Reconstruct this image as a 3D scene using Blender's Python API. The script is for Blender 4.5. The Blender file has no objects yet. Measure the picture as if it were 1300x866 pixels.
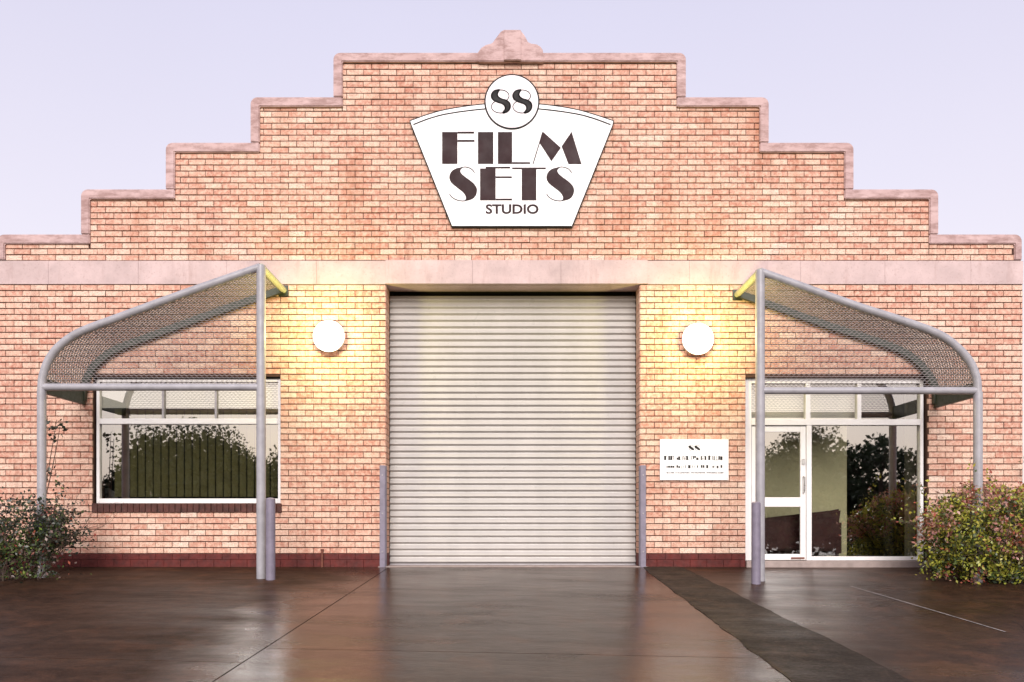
import bpy, bmesh, math, random
from mathutils import Vector, noise
R = math.radians
rnd = random.Random(11)
sc = bpy.context.scene
COL = sc.collection

# ------------------------------------------------------------------ camera
FPX, CX, HY, ZC, DIST = 1100.0, 646.0, 665.0, 0.602, 12.5   # focal length (photo px), vanishing point, camera height, distance to wall
cd = bpy.data.cameras.new("camera"); cam = bpy.data.objects.new("camera", cd); COL.objects.link(cam)
cam.location = (0, -DIST, ZC); cam.rotation_euler = (R(90), 0, 0)
cd.sensor_width = 36.0; cd.lens = 36.0 * FPX / 1300.0
cd.shift_x = (650 - CX) / 1300.0; cd.shift_y = (HY - 433) / 1300.0
cd.clip_start = 0.1; cd.clip_end = 2000
sc.camera = cam

# ------------------------------------------------------------------ world + sun
SUN_EL, SUN_AZ = R(27), R(180)          # sun behind the camera, high
w = bpy.data.worlds.new("World"); sc.world = w; w.use_nodes = True
nt = w.node_tree; nt.nodes.clear()
out = nt.nodes.new("ShaderNodeOutputWorld"); bg = nt.nodes.new("ShaderNodeBackground")
sky = nt.nodes.new("ShaderNodeTexSky"); sky.sky_type = 'NISHITA'; sky.sun_disc = False
sky.sun_elevation = SUN_EL; sky.sun_rotation = SUN_AZ; sky.dust_density = 4.0; sky.air_density = 1.0
tc = nt.nodes.new("ShaderNodeTexCoord"); sep = nt.nodes.new("ShaderNodeSeparateXYZ")
nt.links.new(tc.outputs['Generated'], sep.inputs[0])
cr = nt.nodes.new("ShaderNodeValToRGB")
cr.color_ramp.elements[0].position = 0.0;  cr.color_ramp.elements[0].color = (1.06, 0.935, 0.93, 1)
cr.color_ramp.elements[1].position = 1.0; cr.color_ramp.elements[1].color = (0.45, 0.43, 0.62, 1)
e_ = cr.color_ramp.elements.new(0.5); e_.color = (0.79, 0.735, 0.88, 1)
nt.links.new(sep.outputs['Z'], cr.inputs[0])
sc_ = nt.nodes.new("ShaderNodeVectorMath"); sc_.operation = 'SCALE'; sc_.inputs['Scale'].default_value = 4.7
nt.links.new(cr.outputs[0], sc_.inputs[0])
cn = nt.nodes.new("ShaderNodeTexNoise"); cn.inputs['Scale'].default_value = 1.6; cn.inputs['Detail'].default_value = 3
cm = nt.nodes.new("ShaderNodeMapRange"); cm.inputs['To Min'].default_value = 4.4; cm.inputs['To Max'].default_value = 5.0
nt.links.new(tc.outputs['Generated'], cn.inputs['Vector']); nt.links.new(cn.outputs['Fac'], cm.inputs[0]); nt.links.new(cm.outputs[0], sc_.inputs['Scale'])
mx = nt.nodes.new("ShaderNodeMixRGB"); mx.inputs[0].default_value = 0.80
nt.links.new(sky.outputs[0], mx.inputs[1]); nt.links.new(sc_.outputs[0], mx.inputs[2])
nt.links.new(mx.outputs[0], bg.inputs[0]); bg.inputs[1].default_value = 0.1
nt.links.new(bg.outputs[0], out.inputs[0])

sl = bpy.data.lights.new("sun", 'SUN'); so = bpy.data.objects.new("sun", sl); COL.objects.link(so)
sl.energy = 1.5; sl.angle = R(36); sl.color = (1.0, 0.95, 0.92)
so.rotation_euler = (R(90) - SUN_EL, 0, R(0)); so.location = (0, -30, 30)

sc.view_settings.view_transform = 'Standard'; sc.view_settings.look = 'None'
sc.view_settings.exposure = 1.2; sc.view_settings.gamma = 1.0
sc.render.engine = 'CYCLES'
sc.cycles.use_denoising = True
sc.cycles.max_bounces = 8; sc.cycles.transparent_max_bounces = 12
sc.cycles.caustics_reflective = False; sc.cycles.caustics_refractive = False

# ------------------------------------------------------------------ helpers
def PX(px, y=0.0): return (px - CX) * (DIST + y) / FPX            # photo pixel -> metres on the plane y
def PZ(py, y=0.0): return ZC + (HY - py) * (DIST + y) / FPX
FR = -1.136                                                       # front plane of the awnings

WO = {}                                                           # world origin of every object
def finish(o, parent, origin):
    WO[o.name] = Vector(origin)
    if parent is not None:
        o.parent = parent; o.location = Vector(origin) - WO[parent.name]
    else:
        o.location = origin
    COL.objects.link(o)
    return o
def tag(o, label=None, cat=None, group=None, kind=None):
    if label: o['label'] = label
    if cat: o['category'] = cat
    if group: o['group'] = group
    if kind: o['kind'] = kind
    return o
def empty(name, loc, parent=None):
    o = bpy.data.objects.new(name, None); o.empty_display_size = 0.2
    return finish(o, parent, loc)

class MB:
    def __init__(s): s.v = []; s.f = []; s.c = []; s.sm = False
    def box(s, x0, x1, y0, y1, z0, z1):
        b = len(s.v)
        s.v += [(x0,y0,z0),(x1,y0,z0),(x1,y1,z0),(x0,y1,z0),(x0,y0,z1),(x1,y0,z1),(x1,y1,z1),(x0,y1,z1)]
        s.f += [tuple(b+i for i in q) for q in ((0,3,2,1),(4,5,6,7),(0,1,5,4),(1,2,6,5),(2,3,7,6),(3,0,4,7))]
        return s
    def brick(s, x0, x1, z0, z1, y=0.0, dep=0.03, ch=0.004):          # facing -y, front edges chamfered
        b = len(s.v)
        s.v += [(x0,y+dep,z0),(x1,y+dep,z0),(x1,y+dep,z1),(x0,y+dep,z1),
                (x0,y+ch,z0),(x1,y+ch,z0),(x1,y+ch,z1),(x0,y+ch,z1),
                (x0+ch,y,z0+ch),(x1-ch,y,z0+ch),(x1-ch,y,z1-ch),(x0+ch,y,z1-ch)]
        q = [(8,9,10,11)]
        for k in range(4):
            n = (k+1) % 4
            q += [(k, n, 4+n, 4+k), (4+k, 4+n, 8+n, 8+k)]
        s.f += [tuple(b+i for i in t) for t in q]
        return s
    def prism(s, poly, y0, y1):                                       # polygon of (x, z), extruded along y
        a = sum(poly[i][0]*poly[(i+1) % len(poly)][1] - poly[(i+1) % len(poly)][0]*poly[i][1] for i in range(len(poly)))
        if a < 0: poly = poly[::-1]
        b = len(s.v); n = len(poly)
        s.v += [(x, y0, z) for x, z in poly] + [(x, y1, z) for x, z in poly]
        s.f.append(tuple(b+i for i in range(n))); s.f.append(tuple(b+n+i for i in reversed(range(n))))
        for i in range(n):
            j = (i+1) % n
            s.f.append((b+j, b+i, b+n+i, b+n+j))
        return s
    def stroke(s, pts, wd, y0, y1):                                   # a line of (x, z) points with width
        for i in range(len(pts)-1):
            (xa, za), (xb, zb) = pts[i], pts[i+1]
            dx, dz = xb-xa, zb-za; l = math.hypot(dx, dz) or 1
            nx, nz = -dz/l*wd/2, dx/l*wd/2
            ex, ez = dx/l*wd*.2, dz/l*wd*.2
            s.prism([(xa-ex+nx, za-ez+nz), (xb+ex+nx, zb+ez+nz), (xb+ex-nx, zb+ez-nz), (xa-ex-nx, za-ez-nz)], y0, y1)
        return s
    def tube(s, pts, rad, n=12, cap=True):
        pts = [Vector(p) for p in pts]; m = len(pts)
        rads = rad if isinstance(rad, (list, tuple)) else [rad]*m
        b = len(s.v); prev = None
        for i, p in enumerate(pts):
            t = (pts[min(i+1, m-1)] - pts[max(i-1, 0)]).normalized()
            if prev is None:
                up = Vector((0,0,1)) if abs(t.z) < .9 else Vector((1,0,0))
                u = t.cross(up).normalized()
            else:
                u = (prev - t*prev.dot(t)).normalized()
            prev = u; q = t.cross(u)
            for k in range(n):
                a = 2*math.pi*k/n
                s.v.append(tuple(p + (u*math.cos(a) + q*math.sin(a))*rads[i]))
        for i in range(m-1):
            for k in range(n):
                k2 = (k+1) % n
                s.f.append((b+i*n+k, b+i*n+k2, b+(i+1)*n+k2, b+(i+1)*n+k))
        if cap:
            s.f.append(tuple(b+k for k in reversed(range(n)))); s.f.append(tuple(b+(m-1)*n+k for k in range(n)))
        return s
    def lathe(s, cx, y, cz, prof, n=40):                              # profile of (radius, y offset), turned about the y axis
        b = len(s.v); m = len(prof)
        for r_, dy in prof:
            for k in range(n):
                a = 2*math.pi*k/n
                s.v.append((cx + r_*math.cos(a), y+dy, cz + r_*math.sin(a)))
        for i in range(m-1):
            for k in range(n):
                k2 = (k+1) % n
                s.f.append((b+i*n+k, b+i*n+k2, b+(i+1)*n+k2, b+(i+1)*n+k))
        s.f.append(tuple(b+k for k in range(n))); s.f.append(tuple(b+(m-1)*n+k for k in reversed(range(n))))
        return s
    def quad(s, a, b_, c, d, col=None):
        b = len(s.v); s.v += [tuple(a), tuple(b_), tuple(c), tuple(d)]; s.f.append((b, b+1, b+2, b+3))
        if col is not None: s.c.append(col)
        return s
    def build(s, name, mat, parent=None, smooth=False, bevel=0.0, fixn=False, origin=None, kind=None, label=None):
        xs = [p[0] for p in s.v]; ys = [p[1] for p in s.v]; zs = [p[2] for p in s.v]
        org = Vector(origin) if origin is not None else Vector(((min(xs)+max(xs))/2, (min(ys)+max(ys))/2, (min(zs)+max(zs))/2))
        me = bpy.data.meshes.new(name)
        me.from_pydata([(p[0]-org.x, p[1]-org.y, p[2]-org.z) for p in s.v], [], s.f)
        if s.c and len(s.c) == len(s.f):
            at = me.color_attributes.new("tint", 'FLOAT_COLOR', 'CORNER')
            buf = []
            for p, c in zip(me.polygons, s.c): buf += [c[0], c[1], c[2], 1.0]*p.loop_total
            at.data.foreach_set("color", buf)
        if bevel or fixn:
            bm = bmesh.new(); bm.from_mesh(me)
            if fixn: bmesh.ops.recalc_face_normals(bm, faces=bm.faces)
            if bevel:
                bmesh.ops.remove_doubles(bm, verts=bm.verts, dist=1e-5)
                ed = [e for e in bm.edges if len(e.link_faces) == 2 and e.calc_face_angle(0) > R(40)]
                bmesh.ops.bevel(bm, geom=ed, offset=bevel, segments=2, affect='EDGES', clamp_overlap=True)
            bm.to_mesh(me); bm.free()
        if smooth:
            me.polygons.foreach_set("use_smooth", [True]*len(me.polygons))
            try: me.set_sharp_from_angle(angle=R(40))
            except Exception: pass
        me.materials.append(mat)
        o = bpy.data.objects.new(name, me)
        finish(o, parent, org)
        if kind: o['kind'] = kind
        if label: o['label'] = label
        return o

def catmull(pts, k=8):
    o = []; P = [pts[0]] + list(pts) + [pts[-1]]
    for i in range(1, len(P)-2):
        for j in range(k):
            t = j/k; q = []
            for d in range(len(pts[0])):
                a, b, c, e = P[i-1][d], P[i][d], P[i+1][d], P[i+2][d]
                q.append(.5*(2*b + (c-a)*t + (2*a-5*b+4*c-e)*t*t + (3*b-a-3*c+e)*t**3))
            o.append(tuple(q))
    o.append(tuple(pts[-1]))
    return o

# ------------------------------------------------------------------ materials
class NT:
    def __init__(s, name):
        s.m = bpy.data.materials.new(name); s.m.use_nodes = True
        s.t = s.m.node_tree; s.b = s.t.nodes['Principled BSDF']; s.o = s.t.nodes['Material Output']
    def n(s, typ, **k):
        x = s.t.nodes.new(typ)
        for a, v in k.items(): setattr(x, a, v)
        return x
    def l(s, a, b): s.t.links.new(a, b)
    def pos(s): return s.n("ShaderNodeNewGeometry").outputs['Position']
    def noise(s, scale, detail=4, rough=.6, vec=None, stretch=None):
        x = s.n("ShaderNodeTexNoise"); x.inputs['Scale'].default_value = scale
        x.inputs['Detail'].default_value = detail; x.inputs['Roughness'].default_value = rough
        v = vec or s.pos()
        if stretch:
            mp = s.n("ShaderNodeMapping"); mp.inputs['Scale'].default_value = stretch
            s.l(v, mp.inputs[0]); v = mp.outputs[0]
        s.l(v, x.inputs['Vector']); return x.outputs['Fac']
    def ramp(s, fac, stops):
        x = s.n("ShaderNodeValToRGB"); e = x.color_ramp.elements
        while len(e) < len(stops): e.new(.5)
        for i, (p, c) in enumerate(stops):
            e[i].position = p; e[i].color = (c, c, c, 1) if not isinstance(c, tuple) else (*c, 1)
        s.l(fac, x.inputs[0]); return x.outputs[0]
    def mix(s, f, a, b, mode='MIX'):
        x = s.n("ShaderNodeMixRGB", blend_type=mode)
        for i, v in ((0, f), (1, a), (2, b)):
            if isinstance(v, tuple): x.inputs[i].default_value = (*v, 1)
            elif isinstance(v, (int, float)): x.inputs[i].default_value = v
            else: s.l(v, x.inputs[i])
        return x.outputs[0]
    def math(s, op, a, b=None):
        x = s.n("ShaderNodeMath", operation=op)
        for i, v in ((0, a), (1, b)):
            if v is None: continue
            if isinstance(v, (int, float)): x.inputs[i].default_value = v
            else: s.l(v, x.inputs[i])
        return x.outputs[0]
    def bump(s, h, strength=.3, dist=.01):
        x = s.n("ShaderNodeBump"); x.inputs['Strength'].default_value = strength; x.inputs['Distance'].default_value = dist
        s.l(h, x.inputs['Height']); s.l(x.outputs[0], s.b.inputs['Normal'])
    def col(s, c):
        if isinstance(c, tuple): s.b.inputs['Base Color'].default_value = (*c, 1)
        else: s.l(c, s.b.inputs['Base Color'])
    def rough(s, r_):
        if isinstance(r_, (int, float)): s.b.inputs['Roughness'].default_value = r_
        else: s.l(r_, s.b.inputs['Roughness'])

def simple(name, c, rough=.5, var=.25, scale=6, bump=0.0, metal=0.0, stretch=None):
    k = NT(name); n = k.noise(scale, 5, .65, stretch=stretch)
    lo = tuple(x*(1-var) for x in c); hi = tuple(min(1, x*(1+var*.6)) for x in c)
    k.col(k.ramp(n, [(.3, lo), (.7, hi)]))
    k.rough(k.ramp(k.noise(scale*2.3, 3), [(.3, max(0, rough-.1)), (.7, min(1, rough+.1))]))
    k.b.inputs['Metallic'].default_value = metal
    if bump: k.bump(k.noise(scale*12, 4), bump, .005)
    return k.m

COURSE, BL, Z0 = 0.08627, 0.24, 0.17
XO = 0.06
def brick_mat():
    k = NT("brick_face"); p = k.pos(); s = k.n("ShaderNodeSeparateXYZ"); k.l(p, s.inputs[0])
    row = k.math('FLOOR', k.math('DIVIDE', k.math('SUBTRACT', s.outputs['Z'], Z0), COURSE))
    par = k.math('MODULO', k.math('ADD', row, 1000.0), 2.0)
    u = k.math('FLOOR', k.math('ADD', k.math('DIVIDE', k.math('SUBTRACT', s.outputs['X'], XO), BL), k.math('MULTIPLY', par, .5)))
    cb = k.n("ShaderNodeCombineXYZ"); k.l(u, cb.inputs[0]); k.l(row, cb.inputs[1])
    wn = k.n("ShaderNodeTexWhiteNoise", noise_dimensions='2D'); k.l(cb.outputs[0], wn.inputs['Vector'])
    patch = k.noise(.55, 3, .5)
    f = k.math('ADD', k.math('MULTIPLY', wn.outputs['Value'], .62), k.math('MULTIPLY', k.math('SUBTRACT', patch, .5), .75))
    f = k.math('ADD', f, .22)
    base = k.ramp(f, [(0.0, (.40,.150,.105)), (.14, (.52,.235,.170)), (.36, (.61,.325,.245)), (.60, (.68,.425,.325)), (.80, (.75,.54,.43)), (1.0, (.82,.69,.59))])
    # soot speckle and mottling inside each brick
    sp = k.noise(55, 3, .7)
    base = k.mix(k.ramp(sp, [(.32, .75), (.52, 0.0)]), base, (.20,.085,.055))
    gr = k.noise(26, 4, .7, stretch=(.55, 1, 1.5)); base = k.mix(k.ramp(gr, [(.36, .55), (.52, 0.0)]), base, (.47,.20,.14))
    mot = k.noise(17, 3, .6)
    base = k.mix(k.ramp(mot, [(.42, 0.0), (.66, .6)]), base, (.80,.60,.47))
    # rusty run-off streaks below the copings and the crest, broad and vertical
    st = k.noise(1.6, 5, .65, stretch=(1.0, 1.0, .35))
    up = k.ramp(k.math('DIVIDE', s.outputs['Z'], 8.0), [(.50, 0.0), (.62, 1.0)])
    stm = k.math('MULTIPLY', k.ramp(st, [(.52, 0.0), (.70, .62)]), k.math('MAXIMUM', up, .25))
    base = k.mix(stm, base, (.40,.15,.075))
    run = k.noise(2.4, 5, .7, stretch=(1.6, 1, .16)); base = k.mix(k.ramp(run, [(.54, 0.0), (.72, .42)]), base, (.24,.115,.08))
    k.col(base); k.rough(.85); k.bump(k.noise(90, 4), .35, .004)
    k.b.inputs['Specular IOR Level'].default_value = .25
    return k.m
M_BRICK = brick_mat()
M_MORTAR = simple("dark_mortar", (.075,.034,.023), .95, .35, 9, .3)
def concrete_mat(name, c, stain=(.20,.12,.10)):
    k = NT(name); n = k.noise(2.2, 6, .65); s2 = k.noise(1.5, 6, .7, stretch=(3.0, 1.0, .6))
    b = k.ramp(n, [(.3, tuple(x*.78 for x in c)), (.7, tuple(min(1, x*1.12) for x in c))])
    b = k.mix(k.ramp(s2, [(.54, 0.0), (.76, .6)]), b, stain)
    b = k.mix(k.ramp(k.noise(40, 3), [(.28, .5), (.42, 0.0)]), b, stain)
    k.col(b); k.rough(.85); k.bump(k.noise(60, 5), .3, .004); return k.m
M_BAND = concrete_mat("pink_grey_concrete", (.56,.43,.42), (.33,.21,.19))
def coping_mat():
    k = NT("coping_concrete"); g = k.n("ShaderNodeNewGeometry"); s = k.n("ShaderNodeSeparateXYZ"); k.l(g.outputs['Normal'], s.inputs[0])
    n = k.noise(2.6, 6, .65)
    b = k.ramp(n, [(.3, (.46,.31,.30)), (.7, (.60,.44,.43))])
    lich = k.ramp(k.noise(3.5, 6, .75, stretch=(1, 1, 3)), [(.44, 0.0), (.60, .9)])
    b = k.mix(k.math('MULTIPLY', lich, .6), b, (.19,.095,.08))
    k.col(b); k.rough(.9); k.bump(k.noise(50, 5), .35, .005); return k.m
M_COPING = coping_mat()
M_PLINTH = simple("dark_red_masonry_paint", (.105,.012,.009), .75, .5, 7, .25)
M_SILL = simple("dark_brown_sill_brick", (.075,.022,.016), .75, .6, 9, .3)
M_DOOR = simple("cream_steel_curtain", (.455,.43,.41), .36, .08, 3, 0, 0, (1, 1, .3))
M_GALV = simple("grey_galvanised_steel", (.33,.31,.33), .45, .2, 8, 0, .2)
M_POST = simple("lavender_grey_paint", (.34,.33,.355), .38, .2, 5)
M_RAIL = simple("grey_green_paint", (.032,.038,.024), .5, .25, 7)
M_ARM = simple("lamplit_grey_green_paint", (.33,.35,.24), .45, .15, 7)  # same paint as the rail, lighter tone carries the lamp's light
M_MESH = simple("expanded_metal", (.225,.195,.195), .6, .15, 9, 0, .1)
M_GUARD = simple("purple_grey_paint", (.20,.175,.23), .5, .2, 8)
M_WHITE = simple("white_window_paint", (.80,.78,.78), .4, .06, 4)
M_SIGN = simple("white_sign_face", (.86,.85,.86), .45, .02, 2)
M_BADGE = simple("pale_pink_badge_face", (.80,.74,.77), .45, .02, 2)
M_INK = simple("dark_brown_sign_paint", (.030,.012,.014), .8, .3, 2)
M_BLACK = simple("black_sign_paint", (.010,.009,.010), .8, .1, 2)
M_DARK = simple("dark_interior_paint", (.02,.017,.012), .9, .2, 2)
M_OLIVE = simple("olive_interior_wall", (.72,.69,.46), .8, .06, 2)
M_CEIL = simple("white_plasterboard", (.75,.74,.71), .8, .04, 2)
M_CARPET = simple("dark_carpet", (.10,.09,.08), .95, .2, 20)
M_BLIND = simple("olive_blind_fabric", (.100,.094,.034), .8, .18, 5)
M_SOFA = simple("dark_red_leather", (.055,.010,.012), .45, .3, 5)
M_RUST = simple("rusty_steel", (.16,.05,.03), .7, .4, 20, .2)
M_ROOF = simple("grey_roof_sheet", (.36,.36,.37), .5, .15, 3, 0, .3)
M_CHROME = simple("brushed_metal", (.45,.44,.43), .3, .1, 6, 0, .8)

def glass_mat():
    k = NT("tinted_glass")
    tr = k.n("ShaderNodeBsdfTransparent"); tr.inputs[0].default_value = (.96,.96,.93,1)
    gl = k.n("ShaderNodeBsdfGlossy"); gl.inputs['Roughness'].default_value = .012; gl.inputs[0].default_value = (1,1,1,1)
    lw = k.n("ShaderNodeLayerWeight"); lw.inputs['Blend'].default_value = .35
    f = k.math('MINIMUM', k.math('ADD', k.math('MULTIPLY', lw.outputs['Fresnel'], .6), .37), 1.0)
    gb = k.n("ShaderNodeNewGeometry"); f = k.math('MULTIPLY', f, k.math('SUBTRACT', 1.0, gb.outputs['Backfacing']))
    ms = k.n("ShaderNodeMixShader"); k.l(f, ms.inputs[0]); k.l(tr.outputs[0], ms.inputs[1]); k.l(gl.outputs[0], ms.inputs[2])
    bp = k.n("ShaderNodeBump"); bp.inputs['Strength'].default_value = .04; bp.inputs['Distance'].default_value = .01
    k.l(k.noise(.8, 2), bp.inputs['Height']); k.l(bp.outputs[0], gl.inputs['Normal'])
    k.l(ms.outputs[0], k.o.inputs['Surface']); return k.m
M_GLASS = glass_mat()

LAMP_COL = (1.0, .87, .27)
def lamp_mat():
    k = NT("lit_opal_diffuser"); k.col((.9,.9,.88))
    k.b.inputs['Emission Color'].default_value = (1.0, .90, .66, 1); k.b.inputs['Emission Strength'].default_value = 3.0
    return k.m
M_LAMP = lamp_mat()

def wet(name, c, rlo, rhi, bump, grain, patch=.5, spec=.36, drier=False):
    k = NT(name); p = k.pos()
    n = k.noise(.7, 6, .65); st = k.noise(1.1, 6, .65, stretch=(.45, 1.6, 1.0))
    b = k.ramp(n, [(.3, tuple(x*.6 for x in c)), (.7, tuple(x*1.3 for x in c))])
    b = k.mix(k.ramp(st, [(.5, 0.0), (.72, patch)]), b, tuple(x*.45 for x in c))
    sp = k.noise(grain, 3, .7)
    b = k.mix(k.ramp(k.noise(7, 6, .7), [(.40, .7), (.56, 0.0)]), b, tuple(x*.35 for x in c))
    b = k.mix(k.ramp(k.noise(2.3, 5, .7), [(.52, 0.0), (.70, .6)]), b, tuple(min(1, x*y) for x, y in zip(c, (2.3, 1.9, 1.6))))
    b = k.mix(k.ramp(sp, [(.34, .6), (.5, 0.0)]), b, tuple(x*.35 for x in c))
    b = k.mix(k.ramp(sp, [(.56, 0.0), (.70, .55)]), b, tuple(min(1, x*2.6) for x in c))
    if drier:                                             # the slabs have dried off away from the worn run in front of the door
        xs = k.n("ShaderNodeSeparateXYZ"); k.l(p, xs.inputs[0])
        ax = k.math('ABSOLUTE', k.math('ADD', xs.outputs['X'], k.math('MULTIPLY', k.math('SUBTRACT', k.noise(.55, 6, .65), .5), 2.4)))
        dry = k.ramp(k.math('DIVIDE', ax, 8.0), [(.24, 0.0), (.36, 1.0)])
        east = k.ramp(k.math('DIVIDE', xs.outputs['X'], 8.0), [(.0, 1.0), (.22, .52), (.62, .62), (.80, 1.0)]); dry = k.math('MULTIPLY', dry, east)
    k.col(b)
    r1 = k.ramp(st, [(.36, rlo), (.66, rhi)])
    if drier: r1 = k.math('ADD', r1, k.math('MULTIPLY', dry, .30)); k.l(k.math('SUBTRACT', spec, k.math('MULTIPLY', dry, spec*.78)), k.b.inputs['Specular IOR Level'])
    k.rough(r1); k.b.inputs['IOR'].default_value = 1.33; k.b.inputs['Specular IOR Level'].default_value = k.b.inputs['Specular IOR Level'].default_value if drier else spec
    h = k.math('ADD', k.math('MULTIPLY', k.noise(grain, 4, .6), .45), k.math('MULTIPLY', k.noise(19, 4, .65), .8))
    h = k.math('ADD', h, k.math('MULTIPLY', k.noise(3.6, 4, .6, stretch=(.55, 1.3, 1)), 2.2))
    k.bump(h, bump, .007)
    return k.m
M_SLAB = wet("wet_concrete", (.046,.024,.015), .09, .30, .30, 75, spec=.60, drier=True)
M_ASPH = wet("wet_asphalt_patch", (.036,.027,.021), .45, .7, 1.0, 30, .5, spec=.20)
M_ROAD = wet("road_asphalt", (.05,.046,.045), .4, .65, .4, 60)
M_KERB = simple("pale_threshold_concrete", (.34,.27,.25), .6, .25, 6, .2)
M_LINE = simple("worn_white_line_paint", (.26,.23,.22), .6, .6, 14)

def leaf_mat(name, rough=.5, thin=.25):
    k = NT(name); a = k.n("ShaderNodeAttribute", attribute_name="tint")
    k.l(a.outputs['Color'], k.b.inputs['Base Color']); k.rough(rough)
    tl = k.n("ShaderNodeBsdfTranslucent"); k.l(a.outputs['Color'], tl.inputs[0])
    ms = k.n("ShaderNodeMixShader"); ms.inputs[0].default_value = thin
    k.l(k.b.outputs[0], ms.inputs[1]); k.l(tl.outputs[0], ms.inputs[2]); k.l(ms.outputs[0], k.o.inputs['Surface']); return k.m
M_LEAF = leaf_mat("shrub_leaf", .35)
M_FAR = leaf_mat("tree_leaf", .8, .05)
M_BARK = simple("brown_bark", (.08,.055,.04), .9, .35, 14, .3)

# ================================================================== GROUND
def gz(x, y):
    d = max(0.0, -y)
    k = .097 + .004*max(-8, min(8, x))
    f = 1.0 if d < 8 else max(0.0, 1-(d-8)/8)
    k = .097 + (k-.097)*f
    return -.020 - k*min(d, 14.0)
def sheet(name, corners, mat, off, nx, ny, thick=0.0, parent=None):
    """corners: near-wall left, near-wall right, far right, far left as (x, y)"""
    m = MB(); (a, b, c, d) = corners; P = []
    for j in range(ny+1):
        t = j/ny
        for i in range(nx+1):
            s = i/nx
            x = (a[0]*(1-s)+b[0]*s)*(1-t) + (d[0]*(1-s)+c[0]*s)*t
            y = (a[1]*(1-s)+b[1]*s)*(1-t) + (d[1]*(1-s)+c[1]*s)*t
            P.append((x, y, gz(x, y)+off))
    m.v += P; W = nx+1
    for j in range(ny):
        for i in range(nx):
            m.f.append((j*W+i+1, j*W+i, (j+1)*W+i, (j+1)*W+i+1))
    if thick:
        rim = [i for i in range(nx+1)] + [j*W+nx for j in range(1, ny+1)] + [ny*W+i for i in range(nx-1, -1, -1)] + [j*W for j in range(ny-1, 0, -1)]
        b0 = len(m.v)
        m.v += [(P[i][0], P[i][1], P[i][2]-thick) for i in rim]
        n = len(rim)
        for q in range(n):
            r2 = (q+1) % n
            m.f.append((rim[q], rim[r2], b0+r2, b0+q))
    return m.build(name, mat, parent, origin=None if parent else (0, 0, 0))

g = MB()
ys = [300, 30, 0, -2, -4, -6, -8, -10, -12, -14, -16, -20, -60, -700]
xs = [-700, -60, -20, -12, -8, -5, -2, 0, 2, 5, 8, 12, 20, 60, 700]
for y in ys:
    for x in xs: g.v.append((x, y, gz(x, y)-.035))
for j in range(len(ys)-1):
    for i in range(len(xs)-1):
        q = j*len(xs)+i
        g.f.append((q+1, q, q+len(xs), q+len(xs)+1))
tag(g.build("ground", M_ROAD, origin=(0,0,0)), kind='structure')

apron = tag(empty("driveway", (0, -3, 0)), kind='structure')
J = .006
def joint_x(y): return -1.72 + .075*y                       # the joint left of the door, nearly square to the wall
def asph_l(y): return 1.93 - .052*y
def asph_r(y): return 2.46 - .125*y
dj1, dj2, dend = -1.25, -5.55, -13.5
for (y0, y1) in ((0.0, dj1), (dj1, dj2), (dj2, dend)):
    ya, yb = y0-(J if y0 < 0 else 0), y1+J
    sheet("slab", ((-6.2+J, ya), (joint_x(ya)-J, ya), (joint_x(yb)-J, yb), (-6.2+J, yb)), M_SLAB, 0, 8, 8, .03, apron)
    sheet("slab", ((-11, ya), (-6.2-J, ya), (-6.2-J, yb), (-11, yb)), M_SLAB, 0, 8, 8, .03, apron)
for (y0, y1) in ((0.45, -5.05), (-5.05, dend)):
    ya, yb = y0-(J if y0 < 0 else 0), y1+J
    if y0 > 0: sheet("slab", ((joint_x(0)+J, .0), (asph_l(0)-J, .0), (asph_l(yb)-J, yb), (joint_x(yb)+J, yb)), M_SLAB, 0, 10, 12, .03, apron)
    else: sheet("slab", ((joint_x(ya)+J, ya), (asph_l(ya)-J, ya), (asph_l(yb)-J, yb), (joint_x(yb)+J, yb)), M_SLAB, 0, 10, 12, .03, apron)
for (y0, y1) in ((0.0, dend),):
    sheet("slab", ((asph_r(0)+.004, 0), (11, 0), (11, dend), (asph_r(dend)+.004, dend)), M_SLAB, 0, 14, 20, .03, apron)
# asphalt trench patch with ragged edges
m = MB(); n = 130
for i in range(n+1):
    y = -.05 + (dend+.05)*i/n
    a = asph_l(y)-.02 + .03*noise.noise((3.1, y*2.2, 0)) + .02*noise.noise((9, y*11, 0))
    b = asph_r(y)+.02 + .03*noise.noise((7.7, y*2.0, 3)) + .02*noise.noise((5, y*11, 0))
    for s in (0, .04, .5, .96, 1):
        x = a+(b-a)*s
        z = gz(x, y) + (.004 if s in (0, 1) else .010 if s != .5 else .013) + .003*noise.noise((x*6, y*6, 1))
        m.v.append((x, y, z))
for i in range(n):
    for k_ in range(4):
        q = i*5+k_; m.f.append((q+1, q, q+5, q+6))
m.build("asphalt_patch", M_ASPH, apron)
def gline(p0, p1, wd):
    m = MB(); n = 30
    for i in range(n+1):
        t = i/n; x = p0[0]+(p1[0]-p0[0])*t; y = p0[1]+(p1[1]-p0[1])*t
        for s in (-1, 1): m.v.append((x+s*wd/2*(1+.25*noise.noise((y*7, s, 0))), y, gz(x, y)+.005))
    for i in range(n): m.f.append((2*i+1, 2*i, 2*i+2, 2*i+3))
    return m
M_CRACK = simple("crack_dirt", (.012,.008,.006), .9, .2, 9)
for (x0, y0, x1, y1) in ((-5.6, -2.6, -3.6, -2.2), (4.6, -5.6, 5.3, -3.4), (-4.6, -6.2, -3.9, -4.4)):
    m = MB(); n = 26
    for i in range(n+1):
        t = i/n; x = x0+(x1-x0)*t+.10*noise.noise((t*5, x0, 1)); y = y0+(y1-y0)*t+.10*noise.noise((t*5, y0, 7))
        for s_ in (-1, 1): m.v.append((x+s_*.003, y+s_*.003, gz(x, y)+.004))
    for i in range(n): m.f.append((2*i+1, 2*i, 2*i+2, 2*i+3))
    m.build("crack", M_CRACK, apron)
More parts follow.
